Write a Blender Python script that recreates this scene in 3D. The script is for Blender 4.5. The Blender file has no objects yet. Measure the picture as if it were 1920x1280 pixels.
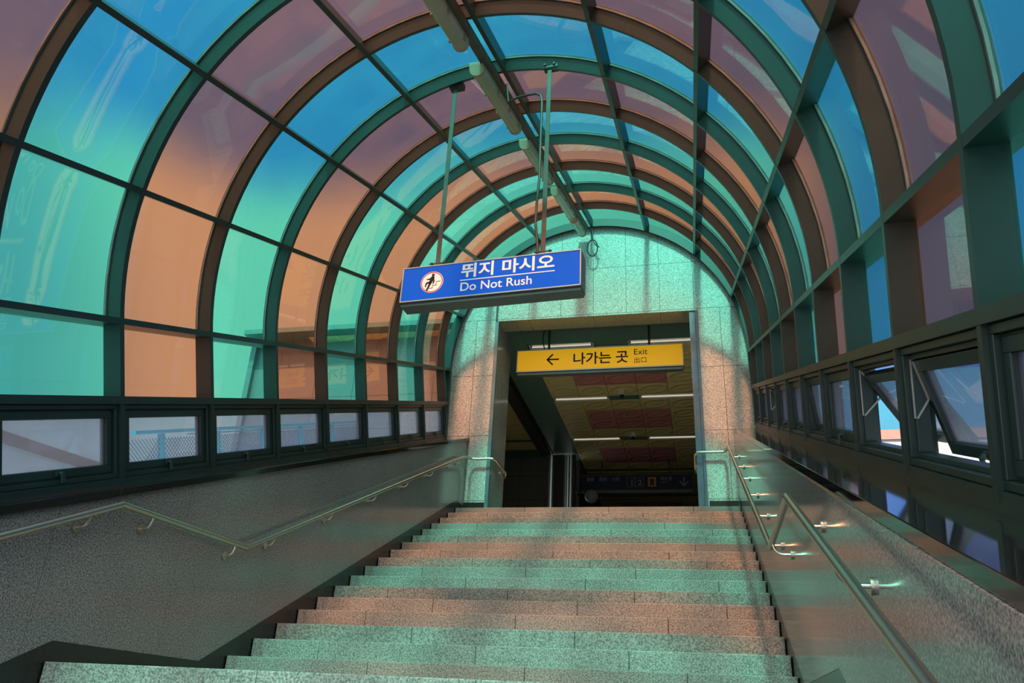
import bpy, bmesh, math, random
from mathutils import Matrix, Vector
random.seed(7)
R = math.radians
SC = bpy.context.scene
COL = SC.collection

# ---------------------------------------------------------------- camera
cam_d = bpy.data.cameras.new('camera')
cam = bpy.data.objects.new('camera', cam_d)
COL.objects.link(cam)
cam_d.sensor_width = 36.0
cam_d.lens = 1516.3 * 36.0 / 1920.0
cam_d.clip_start = 0.02
cam_d.clip_end = 500
RX = Vector((0.97557, 0.21428, 0.04845))
DN = Vector((-0.04931, 0.42848, -0.90220))
FW = Vector((-0.21409, 0.87777, 0.42858))
CAM = Vector((1.4853, -2.2681, -1.6703))
mw = Matrix.Identity(4)
for i in range(3):
    mw[i][0] = RX[i]; mw[i][1] = -DN[i]; mw[i][2] = -FW[i]; mw[i][3] = CAM[i]
cam.matrix_world = mw
SC.camera = cam

# ---------------------------------------------------------------- sky, sun, exposure
SC.view_settings.view_transform = 'Standard'
SC.view_settings.look = 'None'
SC.view_settings.gamma = 1.0
SC.view_settings.exposure = 0.0
SC.view_settings.use_curve_mapping = False
SC.cycles.use_denoising = True
SC.cycles.max_bounces = 10
SC.cycles.diffuse_bounces = 4
SC.cycles.glossy_bounces = 4
SC.cycles.transmission_bounces = 4
SC.cycles.transparent_max_bounces = 24
SC.cycles.caustics_reflective = False
SC.cycles.caustics_refractive = False

SUN_ELEV = 50.0
w = bpy.data.worlds.new('sky')
SC.world = w
w.use_nodes = True
nt = w.node_tree
for n in list(nt.nodes):
    nt.nodes.remove(n)
def N(tree, kind, **kw):
    n = tree.nodes.new(kind)
    for k, v in kw.items():
        setattr(n, k, v)
    return n
def math_node(tree, op, a, b=None, c=None, clamp=False):
    n = tree.nodes.new('ShaderNodeMath')
    n.operation = op
    n.use_clamp = clamp
    for i, v in enumerate((a, b, c)):
        if v is None:
            continue
        if isinstance(v, (int, float)):
            n.inputs[i].default_value = v
        else:
            tree.links.new(v, n.inputs[i])
    return n.outputs[0]
def smooth(tree, v, lo, hi):
    n = tree.nodes.new('ShaderNodeMapRange')
    n.interpolation_type = 'SMOOTHSTEP'
    tree.links.new(v, n.inputs['Value'])
    n.inputs['From Min'].default_value = lo
    n.inputs['From Max'].default_value = hi
    n.inputs['To Min'].default_value = 0
    n.inputs['To Max'].default_value = 1
    return n.outputs[0]
tc = N(nt, 'ShaderNodeTexCoord')
sep = N(nt, 'ShaderNodeSeparateXYZ')
nt.links.new(tc.outputs['Generated'], sep.inputs[0])
noi = N(nt, 'ShaderNodeTexNoise')
noi.inputs['Scale'].default_value = 3.2
noi.inputs['Detail'].default_value = 4
nt.links.new(tc.outputs['Generated'], noi.inputs['Vector'])
# bright haze and cloud bank low in the sky, ahead and to the left of the stair
zz = math_node(nt, 'ADD', sep.outputs[2], math_node(nt, 'MULTIPLY', math_node(nt, 'SUBTRACT', noi.outputs['Fac'], 0.5), 0.14))
zz = math_node(nt, 'SUBTRACT', zz, math_node(nt, 'MULTIPLY', smooth(nt, sep.outputs[0], -0.55, -0.05), 0.075))
low = math_node(nt, 'SUBTRACT', 1.0, smooth(nt, zz, 0.50, 0.60))
az = math_node(nt, 'SUBTRACT', 1.0, smooth(nt, math_node(nt, 'SUBTRACT', sep.outputs[0], math_node(nt, 'MULTIPLY', sep.outputs[1], 0.06)), 0.03, 0.16))
hz = math_node(nt, 'MULTIPLY', low, az)
ramp = N(nt, 'ShaderNodeValToRGB')
for e, (pos, c) in zip((ramp.color_ramp.elements[0], ramp.color_ramp.elements[1]), ((0.0, (0.20, 0.45, 1.10)), (0.9, (0.20, 0.40, 1.05)))):
    e.position = pos; e.color = (*c, 1)
nt.links.new(sep.outputs[2], ramp.inputs[0])
mixs = N(nt, 'ShaderNodeMix', data_type='RGBA')
nt.links.new(hz, mixs.inputs[0])
deep = N(nt, 'ShaderNodeMix', data_type='RGBA')
nt.links.new(smooth(nt, sep.outputs[0], 0.0, 0.45), deep.inputs[0])
nt.links.new(ramp.outputs[0], deep.inputs[6])
deep.inputs[7].default_value = (0.12, 0.31, 0.84, 1)
nt.links.new(deep.outputs[2], mixs.inputs[6])
hazec = N(nt, 'ShaderNodeMix', data_type='RGBA')
nt.links.new(smooth(nt, math_node(nt, 'MULTIPLY', sep.outputs[0], -1.0), 0.56, 0.70), hazec.inputs[0])
hazec.inputs[6].default_value = (1.06, 1.16, 0.96, 1)
hazec.inputs[7].default_value = (0.50, 0.66, 0.72, 1)
nt.links.new(hazec.outputs[2], mixs.inputs[7])
# pale glare round the sun, behind the camera
dotn = N(nt, 'ShaderNodeVectorMath', operation='DOT_PRODUCT')
nt.links.new(tc.outputs['Generated'], dotn.inputs[0])
dotn.inputs[1].default_value = (0.03, -math.cos(R(SUN_ELEV)), math.sin(R(SUN_ELEV)))
glare = smooth(nt, dotn.outputs['Value'], 0.25, 1.0)
mixg = N(nt, 'ShaderNodeMix', data_type='RGBA')
nt.links.new(glare, mixg.inputs[0])
nt.links.new(mixs.outputs[2], mixg.inputs[6])
mixg.inputs[7].default_value = (3.7, 3.8, 4.0, 1)
bg = N(nt, 'ShaderNodeBackground')
bg.inputs['Strength'].default_value = 1.0
nt.links.new(mixg.outputs[2], bg.inputs['Color'])
wo = N(nt, 'ShaderNodeOutputWorld')
nt.links.new(bg.outputs[0], wo.inputs[0])

sun_d = bpy.data.lights.new('sun', 'SUN')
sun_d.energy = 9.6
sun_d.angle = R(5.5)
sun_d.color = (1.0, 0.93, 0.78)
sun = bpy.data.objects.new('sun', sun_d)
COL.objects.link(sun)
sd = Vector((-0.035, math.cos(R(SUN_ELEV)), -math.sin(R(SUN_ELEV))))
sun.rotation_euler = sd.to_track_quat('-Z', 'Y').to_euler()
sun.location = (0, -12, 22)

# ---------------------------------------------------------------- tunnel frame: x across, y along the slope, z square to the slope
MT = Matrix(((0.999838, 0.0, -0.017976, 0), (-0.006442, 0.933580, -0.358310, 0), (0.016782, 0.358368, 0.933430, 0), (0, 0, 0, 1)))
S = 2.34                    # inner radius of the vault
BAY = 0.4564 * S
WALL_Y = 9.37               # face of the end wall
XL, XR = -1.98, 2.055       # faces of the granite side walls
def T(x, u, n):
    return (MT @ Vector((x, u, n))).copy()
def u_at_plane(x, n, y=WALL_Y):
    return (y - MT[1][0] * x - MT[1][2] * n) / MT[1][1]

# ---------------------------------------------------------------- materials
def new_mat(name):
    m = bpy.data.materials.new(name)
    m.use_nodes = True
    t = m.node_tree
    for n in list(t.nodes):
        t.nodes.remove(n)
    out = t.nodes.new('ShaderNodeOutputMaterial')
    return m, t, out
def principled(t, out, color=(0.5, 0.5, 0.5), rough=0.5, metal=0.0, spec=0.5, coat=0.0):
    p = t.nodes.new('ShaderNodeBsdfPrincipled')
    p.inputs['Base Color'].default_value = (*color, 1)
    p.inputs['Roughness'].default_value = rough
    p.inputs['Metallic'].default_value = metal
    p.inputs['Specular IOR Level'].default_value = spec
    p.inputs['Coat Weight'].default_value = coat
    t.links.new(p.outputs[0], out.inputs[0])
    return p
def plain(name, color, rough=0.5, metal=0.0, spec=0.5, var=0.12, scale=6.0, emit=None):
    m, t, out = new_mat(name)
    p = principled(t, out, color, rough, metal, spec)
    tcn = t.nodes.new('ShaderNodeTexCoord')
    nz = t.nodes.new('ShaderNodeTexNoise')
    nz.inputs['Scale'].default_value = scale
    nz.inputs['Detail'].default_value = 4
    t.links.new(tcn.outputs['Object'], nz.inputs['Vector'])
    r = t.nodes.new('ShaderNodeValToRGB')
    a = [max(0, c * (1 - var)) for c in color]
    b = [min(1, c * (1 + var)) for c in color]
    r.color_ramp.elements[0].position = 0.3
    r.color_ramp.elements[1].position = 0.7
    r.color_ramp.elements[0].color = (*a, 1)
    r.color_ramp.elements[1].color = (*b, 1)
    t.links.new(nz.outputs['Fac'], r.inputs[0])
    t.links.new(r.outputs[0], p.inputs['Base Color'])
    if emit:
        p.inputs['Emission Color'].default_value = (*emit[0], 1)
        p.inputs['Emission Strength'].default_value = emit[1]
    return m
def granite(name, lo, hi, scale=95.0, rough=0.35, spec=0.5, joints=None, stain=0.25, contrast=0.14):
    m, t, out = new_mat(name)
    p = principled(t, out, hi, rough, 0, spec)
    tcn = t.nodes.new('ShaderNodeTexCoord')
    nz = t.nodes.new('ShaderNodeTexNoise')
    nz.inputs['Scale'].default_value = scale
    nz.inputs['Detail'].default_value = 3.0
    nz.inputs['Roughness'].default_value = 0.65
    t.links.new(tcn.outputs['Object'], nz.inputs['Vector'])
    r = t.nodes.new('ShaderNodeValToRGB')
    r.color_ramp.elements[0].position = 0.5 - contrast
    r.color_ramp.elements[1].position = 0.5 + contrast
    r.color_ramp.elements[0].color = (*lo, 1)
    r.color_ramp.elements[1].color = (*hi, 1)
    t.links.new(nz.outputs['Fac'], r.inputs[0])
    col = r.outputs[0]
    n2 = t.nodes.new('ShaderNodeTexNoise')
    n2.inputs['Scale'].default_value = 1.7
    n2.inputs['Detail'].default_value = 5.0
    t.links.new(tcn.outputs['Object'], n2.inputs['Vector'])
    f = math_node(t, 'MULTIPLY_ADD', n2.outputs['Fac'], stain * 2, 1 - stain)
    mul = t.nodes.new('ShaderNodeMix'); mul.data_type = 'RGBA'; mul.blend_type = 'MULTIPLY'
    mul.inputs[0].default_value = 1.0
    t.links.new(col, mul.inputs[6])
    cmb = t.nodes.new('ShaderNodeCombineColor')
    for i in range(3):
        t.links.new(f, cmb.inputs[i])
    t.links.new(cmb.outputs[0], mul.inputs[7])
    col = mul.outputs[2]
    if joints:
        sx = t.nodes.new('ShaderNodeSeparateXYZ')
        t.links.new(tcn.outputs['Object'], sx.inputs[0])
        j = joints(t, sx)
        mj = t.nodes.new('ShaderNodeMix'); mj.data_type = 'RGBA'
        t.links.new(j, mj.inputs[0])
        t.links.new(col, mj.inputs[6])
        mj.inputs[7].default_value = (0.03, 0.035, 0.035, 1)
        col = mj.outputs[2]
    t.links.new(col, p.inputs['Base Color'])
    return m
def line_at(t, v, pos, half=0.0035):
    return math_node(t, 'LESS_THAN', math_node(t, 'ABSOLUTE', math_node(t, 'SUBTRACT', v, pos)), half)
def grid(t, v, off, step, half=0.003):
    q = math_node(t, 'DIVIDE', math_node(t, 'SUBTRACT', v, off), step)
    q = math_node(t, 'ABSOLUTE', math_node(t, 'SUBTRACT', math_node(t, 'FRACT', math_node(t, 'ADD', q, 0.5)), 0.5))
    return math_node(t, 'LESS_THAN', q, half / step)
def end_wall_joints(t, sx):
    x, y, z = sx.outputs
    up = math_node(t, 'GREATER_THAN', z, 4.43)
    g = math_node(t, 'MULTIPLY', grid(t, x, -0.02, 0.535), up)
    pier = math_node(t, 'MULTIPLY', line_at(t, math_node(t, 'ABSOLUTE', x), 1.97), math_node(t, 'SUBTRACT', 1.0, up))
    tot = math_node(t, 'MAXIMUM', g, pier)
    for zi in (1.37, 2.40, 3.42, 4.43, 5.29):
        tot = math_node(t, 'MAXIMUM', tot, line_at(t, z, zi))
    return tot
def side_wall_joints(t, sx):
    return math_node(t, 'MULTIPLY', grid(t, sx.outputs[1], 0.4, 1.15, 0.0022), 0.55)
def ledge_joints(t, sx):
    return grid(t, sx.outputs[1], 0.35, 1.6, 0.004)

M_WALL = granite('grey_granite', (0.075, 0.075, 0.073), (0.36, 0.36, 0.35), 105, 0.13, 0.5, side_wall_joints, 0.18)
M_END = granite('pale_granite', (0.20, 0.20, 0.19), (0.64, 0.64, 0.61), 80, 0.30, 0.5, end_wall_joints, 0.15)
M_STEP = granite('step_granite', (0.085, 0.085, 0.08), (0.35, 0.35, 0.325), 95, 0.55, 0.4, None, 0.40)
M_SOFFIT = granite('soffit_granite', (0.16, 0.15, 0.12), (0.42, 0.38, 0.29), 105, 0.25, 0.5, lambda t, sx: grid(t, sx.outputs[0], -0.02, 1.07, 0.003), 0.15)
M_LEDGE = granite('black_granite', (0.004, 0.005, 0.005), (0.018, 0.019, 0.019), 120, 0.06, 0.6, ledge_joints, 0.1)
M_SKIRT = granite('black_skirting', (0.006, 0.007, 0.007), (0.022, 0.022, 0.021), 120, 0.22, 0.5, None, 0.1)
M_FRAME = plain('green_paint', (0.011, 0.031, 0.028), 0.38, 0.0, 0.5, 0.18, 3.0)
M_BEAD = plain('weathered_aluminium_bead', (0.20, 0.22, 0.21), 0.45, 0.35, 0.5, 0.25, 9.0)
M_RUBBER = plain('black_rubber', (0.012, 0.013, 0.013), 0.6)
M_STEEL = plain('brushed_stainless', (0.50, 0.47, 0.41), 0.30, 1.0, 0.5, 0.06, 20)
M_ALU = plain('dull_aluminium', (0.36, 0.36, 0.34), 0.4, 0.8, 0.5, 0.1, 12)
M_RODGREY = plain('galvanised_bar', (0.042, 0.045, 0.042), 0.5, 0.1, 0.5, 0.3, 8)
M_SIGNBOX = plain('grey_sign_housing', (0.12, 0.135, 0.14), 0.3, 0.3, 0.5, 0.08)
M_SIGNRIM = plain('silver_sign_rim', (0.42, 0.43, 0.42), 0.35, 0.6, 0.5, 0.06)
M_WHITE = plain('white_lettering', (0.80, 0.80, 0.80), 0.5, 0, 0.3, 0.02, 6, ((0.8, 0.8, 0.8), 0.10))
M_BLACKINK = plain('black_lettering', (0.012, 0.012, 0.012), 0.5, 0, 0.2)
M_RED = plain('red_ring', (0.55, 0.02, 0.05), 0.5, 0, 0.3)
M_BLUE = plain('blue_sign_face', (0.0, 0.075, 0.50), 0.35, 0, 0.15, 0.05, 2, ((0.0, 0.085, 0.60), 0.40))
M_NAVY = plain('navy_sign_face', (0.002, 0.010, 0.055), 0.4, 0, 0.4, 0.05)
M_DIMWHITE = plain('dim_white_lettering', (0.30, 0.33, 0.36), 0.5, 0, 0.3)
M_YELLOW = plain('yellow_sign_face', (0.80, 0.42, 0.004), 0.35, 0, 0.4, 0.04, 3, ((0.85, 0.42, 0.004), 0.42))
M_AMBER = plain('amber_square', (0.75, 0.30, 0.02), 0.5, 0, 0.3)
M_DIFF = plain('fluorescent_diffuser', (0.36, 0.37, 0.27), 0.3, 0, 0.5, 0.12, 4)
M_TRAY = plain('brown_grey_tray', (0.085, 0.075, 0.062), 0.5, 0.2, 0.4, 0.2, 5)
M_CAP = plain('fixture_cap', (0.33, 0.27, 0.20), 0.45)
M_CABLE = plain('black_cable', (0.02, 0.02, 0.02), 0.5)
M_DKGREEN = plain('dark_green_panel', (0.10, 0.19, 0.17), 0.5, 0, 0.4, 0.06)
M_DARK = plain('dark_grey_panel', (0.045, 0.045, 0.045), 0.5, 0, 0.4)
M_DARKTILE = granite('grey_tile', (0.10, 0.10, 0.10), (0.20, 0.20, 0.20), 100, 0.3, 0.5, lambda t, sx: math_node(t, 'MAXIMUM', grid(t, sx.outputs[0], -2.9, 0.75, 0.005), grid(t, sx.outputs[2], 3.45, 0.62, 0.005)), 0.1)
M_FLOOR = granite('hall_floor', (0.60, 0.59, 0.56), (0.80, 0.79, 0.75), 95, 0.3, 0.5, None, 0.1)
M_CAMW = plain('white_plastic', (0.62, 0.62, 0.60), 0.4)
M_STICK = plain('pale_blue_sticker', (0.28, 0.52, 0.60), 0.5)
M_CYAN = plain('cyan_rail_paint', (0.02, 0.52, 0.62), 0.45, 0, 0.4, 0.05)
M_CONC = plain('sunlit_concrete', (0.36, 0.35, 0.34), 0.8, 0, 0.2, 0.06)
M_CONC_LIFT = plain('shade_lifted_concrete', (0.62, 0.61, 0.58), 0.8, 0, 0.2, 0.06)  # lighter concrete copy; colour raised to offset the shade on the parapet
M_PINK = plain('pinkish_brick_band', (0.28, 0.15, 0.12), 0.8, 0, 0.2, 0.08)
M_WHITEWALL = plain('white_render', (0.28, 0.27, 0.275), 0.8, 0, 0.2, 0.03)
M_TURQ = plain('turquoise_cladding', (0.0, 0.135, 0.22), 0.5, 0, 0.4, 0.04)
M_MESHGREY = plain('mesh_wire', (0.12, 0.22, 0.32), 0.6)

def tinted(name, tint, dust, dust_amt, gloss=0.05, frost=0.0):
    """tinted sheet: coloured see-through, a little dust that scatters light, mirror reflection growing at glancing angles"""
    m, t, out = new_mat(name)
    tr = t.nodes.new('ShaderNodeBsdfTransparent')
    tr.inputs[0].default_value = (*[c ** 0.5 for c in tint], 1)
    tl = t.nodes.new('ShaderNodeBsdfTranslucent')
    tl.inputs[0].default_value = (*dust, 1)
    tcn = t.nodes.new('ShaderNodeTexCoord')
    nz = t.nodes.new('ShaderNodeTexNoise')
    nz.inputs['Scale'].default_value = 2.3
    nz.inputs['Detail'].default_value = 5
    nz.inputs['Distortion'].default_value = 0.6
    t.links.new(tcn.outputs['Object'], nz.inputs['Vector'])
    fac = math_node(t, 'MULTIPLY', smooth(t, nz.outputs['Fac'], -0.2, 1.2), dust_amt * 2 if frost == 0 else 0.10)
    if frost:
        fac = math_node(t, 'ADD', fac, frost)
    mx = t.nodes.new('ShaderNodeMixShader')
    t.links.new(fac, mx.inputs[0])
    t.links.new(tr.outputs[0], mx.inputs[1])
    t.links.new(tl.outputs[0], mx.inputs[2])
    gl = t.nodes.new('ShaderNodeBsdfGlossy')
    gl.inputs['Roughness'].default_value = 0.02
    gl.inputs[0].default_value = (0.9, 0.9, 0.9, 1)
    lw = t.nodes.new('ShaderNodeLayerWeight')
    lw.inputs[0].default_value = 0.5
    g = math_node(t, 'MULTIPLY_ADD', math_node(t, 'POWER', lw.outputs['Facing'], 4.0), 0.55, gloss)
    mx2 = t.nodes.new('ShaderNodeMixShader')
    t.links.new(g, mx2.inputs[0])
    t.links.new(mx.outputs[0], mx2.inputs[1])
    t.links.new(gl.outputs[0], mx2.inputs[2])
    t.links.new(mx2.outputs[0], out.inputs[0])
    return m
M_TEAL = tinted('teal_sheet', (0.125, 0.58, 0.48), (0.10, 0.60, 0.48), 0.02)
M_BRONZE = tinted('bronze_sheet', (0.57, 0.25, 0.155), (0.60, 0.30, 0.13), 0.02)
M_FROST = tinted('frosted_glass', (0.27, 0.36, 0.48), (0.40, 0.41, 0.42), 0.0, 0.05, 0.14)

# ---------------------------------------------------------------- mesh builder
class MB:
    def __init__(s):
        s.v = []; s.f = []; s.mi = []; s.cur = 0; s.uv = None
    def add(s, vs, fs, m=None):
        o = len(s.v)
        if m is not None:
            vs = [m @ Vector(p) for p in vs]
        s.v.extend([tuple(p) for p in vs])
        s.f.extend([tuple(i + o for i in f) for f in fs])
        s.mi.extend([s.cur] * len(fs))
        return s
    def box(s, x0, x1, y0, y1, z0, z1, m=None):
        vs = [(x, y, z) for x in (x0, x1) for y in (y0, y1) for z in (z0, z1)]
        fs = [(0, 1, 3, 2), (4, 6, 7, 5), (0, 4, 5, 1), (2, 3, 7, 6), (0, 2, 6, 4), (1, 5, 7, 3)]
        return s.add(vs, fs, m)
    def prism(s, poly, axis, a, b, m=None):
        """poly of 2D points swept from a to b along axis (0, 1 or 2)"""
        def p3(p, t):
            q = [p[0], p[1]]
            q.insert(axis, t)
            return tuple(q)
        n = len(poly)
        vs = [p3(p, a) for p in poly] + [p3(p, b) for p in poly]
        fs = [tuple(range(n - 1, -1, -1)), tuple(range(n, 2 * n))]
        fs += [(i, (i + 1) % n, n + (i + 1) % n, n + i) for i in range(n)]
        return s.add(vs, fs, m)
    def tube(s, pts, r, seg=12, caps=True, m=None):
        pts = [Vector(p) for p in pts]
        rings = []
        up = Vector((0, 0, 1))
        d0 = (pts[1] - pts[0]).normalized()
        ref = up if abs(d0.dot(up)) < 0.95 else Vector((1, 0, 0))
        side = d0.cross(ref).normalized()
        for i, p in enumerate(pts):
            if i == 0: d = d0
            elif i == len(pts) - 1: d = (pts[-1] - pts[-2]).normalized()
            else: d = ((pts[i + 1] - p).normalized() + (p - pts[i - 1]).normalized()).normalized()
            side = (side - d * side.dot(d)).normalized()
            nrm = side.cross(d)
            k = 1.0
            if 0 < i < len(pts) - 1:
                c = (pts[i + 1] - p).normalized().dot(d)
                k = 1.0 / max(0.6, c)
            rings.append([p + (side * math.cos(2 * math.pi * j / seg) + nrm * math.sin(2 * math.pi * j / seg)) * r * (k if False else 1) for j in range(seg)])
        vs = [q for ring in rings for q in ring]
        fs = []
        for i in range(len(pts) - 1):
            for j in range(seg):
                a = i * seg + j; b = i * seg + (j + 1) % seg
                fs.append((a, b, b + seg, a + seg))
        if caps:
            fs.append(tuple(range(seg - 1, -1, -1)))
            fs.append(tuple(range((len(pts) - 1) * seg, len(pts) * seg)))
        return s.add(vs, fs, m)
    def cyl(s, a, b, r, seg=20, m=None):
        return s.tube([a, b], r, seg, True, m)
    def dome(s, c, r, z0=-90, z1=90, seg=20, rings=10, m=None):
        c = Vector(c)
        vs = []
        for i in range(rings + 1):
            a = R(z0 + (z1 - z0) * i / rings)
            for j in range(seg):
                b = 2 * math.pi * j / seg
                vs.append(c + Vector((math.cos(a) * math.cos(b), math.cos(a) * math.sin(b), math.sin(a))) * r)
        fs = [(i * seg + j, i * seg + (j + 1) % seg, (i + 1) * seg + (j + 1) % seg, (i + 1) * seg + j) for i in range(rings) for j in range(seg)]
        fs.append(tuple(range(seg - 1, -1, -1)))
        fs.append(tuple(range(rings * seg, (rings + 1) * seg)))
        return s.add(vs, fs, m)
    def build(s, name, mats, parent=None, matrix=None, sm=False, bevel=0.0, angle=32):
        me = bpy.data.meshes.new(name)
        me.from_pydata(s.v, [], s.f)
        if not isinstance(mats, (list, tuple)):
            mats = [mats]
        for m in mats:
            me.materials.append(m)
        for p, i in zip(me.polygons, s.mi):
            p.material_index = i
        bm = bmesh.new(); bm.from_mesh(me)
        bmesh.ops.recalc_face_normals(bm, faces=bm.faces)
        bm.to_mesh(me); bm.free()
        if sm:
            me.polygons.foreach_set('use_smooth', [True] * len(me.polygons))
            me.set_sharp_from_angle(angle=R(angle))
        me.update()
        o = bpy.data.objects.new(name, me)
        COL.objects.link(o)
        if matrix is not None:
            o.matrix_world = matrix
        if parent is not None:
            o.parent = parent
        if bevel:
            b = o.modifiers.new('bevel', 'BEVEL'); b.width = bevel; b.segments = 2; b.limit_method = 'ANGLE'
        return o
def tag(o, label=None, cat=None, group=None, kind=None):
    if label: o['label'] = label
    if cat: o['category'] = cat
    if group: o['group'] = group
    if kind: o['kind'] = kind
    return o
def empty(name, loc=(0, 0, 0), rz=0.0, matrix=None):
    o = bpy.data.objects.new(name, None)
    o.empty_display_size = 0.1
    COL.objects.link(o)
    if matrix is not None:
        o.matrix_world = matrix
    else:
        o.location = loc; o.rotation_euler = (0, 0, rz)
    return o
def copy_tree(o, parent=None):
    c = o.copy(); COL.objects.link(c)
    if parent is not None:
        c.parent = parent
    for ch in list(o.children):
        copy_tree(ch, c)
    return c
def text_mesh(name, body, size, mat, parent, loc, rot, depth=0.002, offset=0.0, sx=1.0, space=1.0, align='LEFT'):
    c = bpy.data.curves.new(name, 'FONT')
    c.body = body; c.size = size; c.extrude = depth; c.offset = offset; c.space_character = space
    c.align_x = align
    tmp = bpy.data.objects.new(name, c)
    COL.objects.link(tmp)
    dg = bpy.context.evaluated_depsgraph_get()
    me = bpy.data.meshes.new_from_object(tmp.evaluated_get(dg))
    bpy.data.objects.remove(tmp)
    me.materials.clear(); me.materials.append(mat)
    nw = len(body.split(' '))
    parts = [me]
    if nw > 1:
        xs = sorted((min(me.vertices[i].co.x for i in p.vertices), max(me.vertices[i].co.x for i in p.vertices)) for p in me.polygons)
        gaps = []; reach = xs[0][1]
        for a, b_ in xs[1:]:
            if a > reach: gaps.append((a - reach, (a + reach) / 2))
            reach = max(reach, b_)
        cuts = sorted(g[1] for g in sorted(gaps)[-(nw - 1):])
        parts = []
        for k in range(nw):
            lo = cuts[k - 1] if k else -1e9
            hi = cuts[k] if k < nw - 1 else 1e9
            m2 = me.copy(); bm = bmesh.new(); bm.from_mesh(m2)
            bmesh.ops.delete(bm, geom=[v for v in bm.verts if not lo < v.co.x < hi], context='VERTS')
            bm.to_mesh(m2); bm.free(); parts.append(m2)
    for m2 in parts:
        o = bpy.data.objects.new(name, m2)
        COL.objects.link(o)
        o.parent = parent
        o.location = loc; o.rotation_euler = rot; o.scale = (sx, 1, 1)
    return o

# ---------------------------------------------------------------- stair
STEP_N = 17
Y0, Z0, TR, RI = 8.985, 1.168, 0.3402, 0.15435
stair = tag(empty('stair_flight', (0, Y0, Z0)), 'wide speckled granite staircase rising between polished grey side walls', 'staircase', None, 'structure')
jr = random.Random(3)
for k in range(STEP_N):
    yk, zk = -TR * k, -RI * k
    b = MB()
    cuts = [XL + 0.002]
    x = XL + (0.55 if k % 2 else 1.1) + jr.uniform(-0.12, 0.12)
    while x < XR - 0.35:
        cuts.append(x)
        x += 1.17 + jr.uniform(-0.1, 0.15)
    cuts.append(XR - 0.002)
    for a, c in zip(cuts, cuts[1:]):
        b.box(a + 0.0012, c - 0.0012, yk, yk + TR + (0.02 if k else 0.36), zk - RI + 0.003, zk)
    o = b.build('step', M_STEP, stair, None, False, 0.006)
LZ, LY = -1.480, 1.74           # landing level and its front edge
b = MB()
for a, c in ((XL + 0.002, -0.72), (-0.72, 0.42), (0.42, 1.4), (1.4, XR - 0.002)):
    b.box(a + 0.0012, c - 0.0012, LY, 3.70, LZ - 0.16, LZ)
b.build('landing', M_STEP, stair, Matrix.Translation((0, -Y0, -Z0)) if False else None, False, 0.006).location = (0, -Y0, -Z0)
b = MB()
poly = [(9.36, 1.0), (3.7, LZ - 0.17), (1.80, LZ - 0.17), (-7.0, LZ - 0.17 - 0.4537 * 8.8), (-7.0, -9.0), (9.36, -9.0)]
b.prism(poly, 0, XL, XR)
b.build('stair_light_block', M_SKIRT, stair).location = (0, -Y0, -Z0)  # unseen dark prism added under the steps to block light

tag(MB().box(-6.5, 3.2, 9.345, 24, 1.0, Z0 - 0.002).build('floor', M_FLOOR), kind='structure')

# ---------------------------------------------------------------- granite side walls, skirting, ledges
def slope_z(x, n_frac, y):
    """world z on the sloping line x, n at world y"""
    n = n_frac * S
    u = (y - MT[1][0] * x - MT[1][2] * n) / MT[1][1]
    return T(x, u, n).z
SK = [(-7.0, -1.372 - 0.4537 * 8.76), (1.76, -1.372), (3.19, -1.366), (8.86, 1.225), (9.05, 1.29), (9.37, 1.29)]
FLOORLINE = [(9.37, 0.9), (3.6, LZ - 0.3), (1.76, LZ - 0.3), (-7.0, LZ - 0.3 - 0.4537 * 8.76)]
def side(name, sgn, xf, n_top, n_bot, lab):
    x0, x1 = (xf - 0.45, xf) if sgn < 0 else (xf, xf + 0.45)
    top = [(9.37, slope_z(xf, n_bot, 9.37)), (-7.0, slope_z(xf, n_bot, -7.0))]
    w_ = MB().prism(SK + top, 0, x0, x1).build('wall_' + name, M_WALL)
    tag(w_, kind='structure')
    sk = MB().prism(SK[:] + FLOORLINE, 0, x0 + (0 if sgn < 0 else 0.004), x1 - (0.004 if sgn < 0 else 0)).build('baseboard_' + name, M_SKIRT)
    tag(sk, kind='structure')
    # black ledge with a slim fascia, running up with the vault
    xa, xb = (-2.50, xf + 0.012) if sgn < 0 else (xf - 0.012, 2.50)
    b_ = MB().box(xa, xb, -7.0, 9.0, n_bot * S, n_top * S)
    vs = []
    for (x, y, z) in b_.v:
        if y > 0:
            y = u_at_plane(x, z, WALL_Y - 0.002)
        vs.append(tuple(T(x, y, z)))
    b_.v = vs
    l_ = b_.build('trim_1' if sgn < 0 else 'trim_2', M_LEDGE, None, None, False, 0.004)
    tag(l_, lab, 'ledge', kind='structure')
side('left', -1, XL, -0.472, -0.494, 'polished black stone ledge under the closed windows on the left')
side('right', 1, XR, -0.485, -0.508, 'wide polished black stone ledge under the open tilting windows')

# ---------------------------------------------------------------- end wall with the doorway
DX0, DX1, DZ = -1.60, 1.60, 4.40
def arch_pts(r, y, n=48, a0=0.0, a1=180.0):
    out = []
    for i in range(n + 1):
        a = R(a0 + (a1 - a0) * i / n)
        x, nn = r * math.cos(a), r * math.sin(a)
        p = T(x, u_at_plane(x, nn, y), nn)
        out.append((p.x, p.z))
    return out
ap = arch_pts(2.46, WALL_Y)
wl, wr = -2.5, 2.52
b = MB()
zl = ap[-1][1]; zr = ap[0][1]
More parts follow.
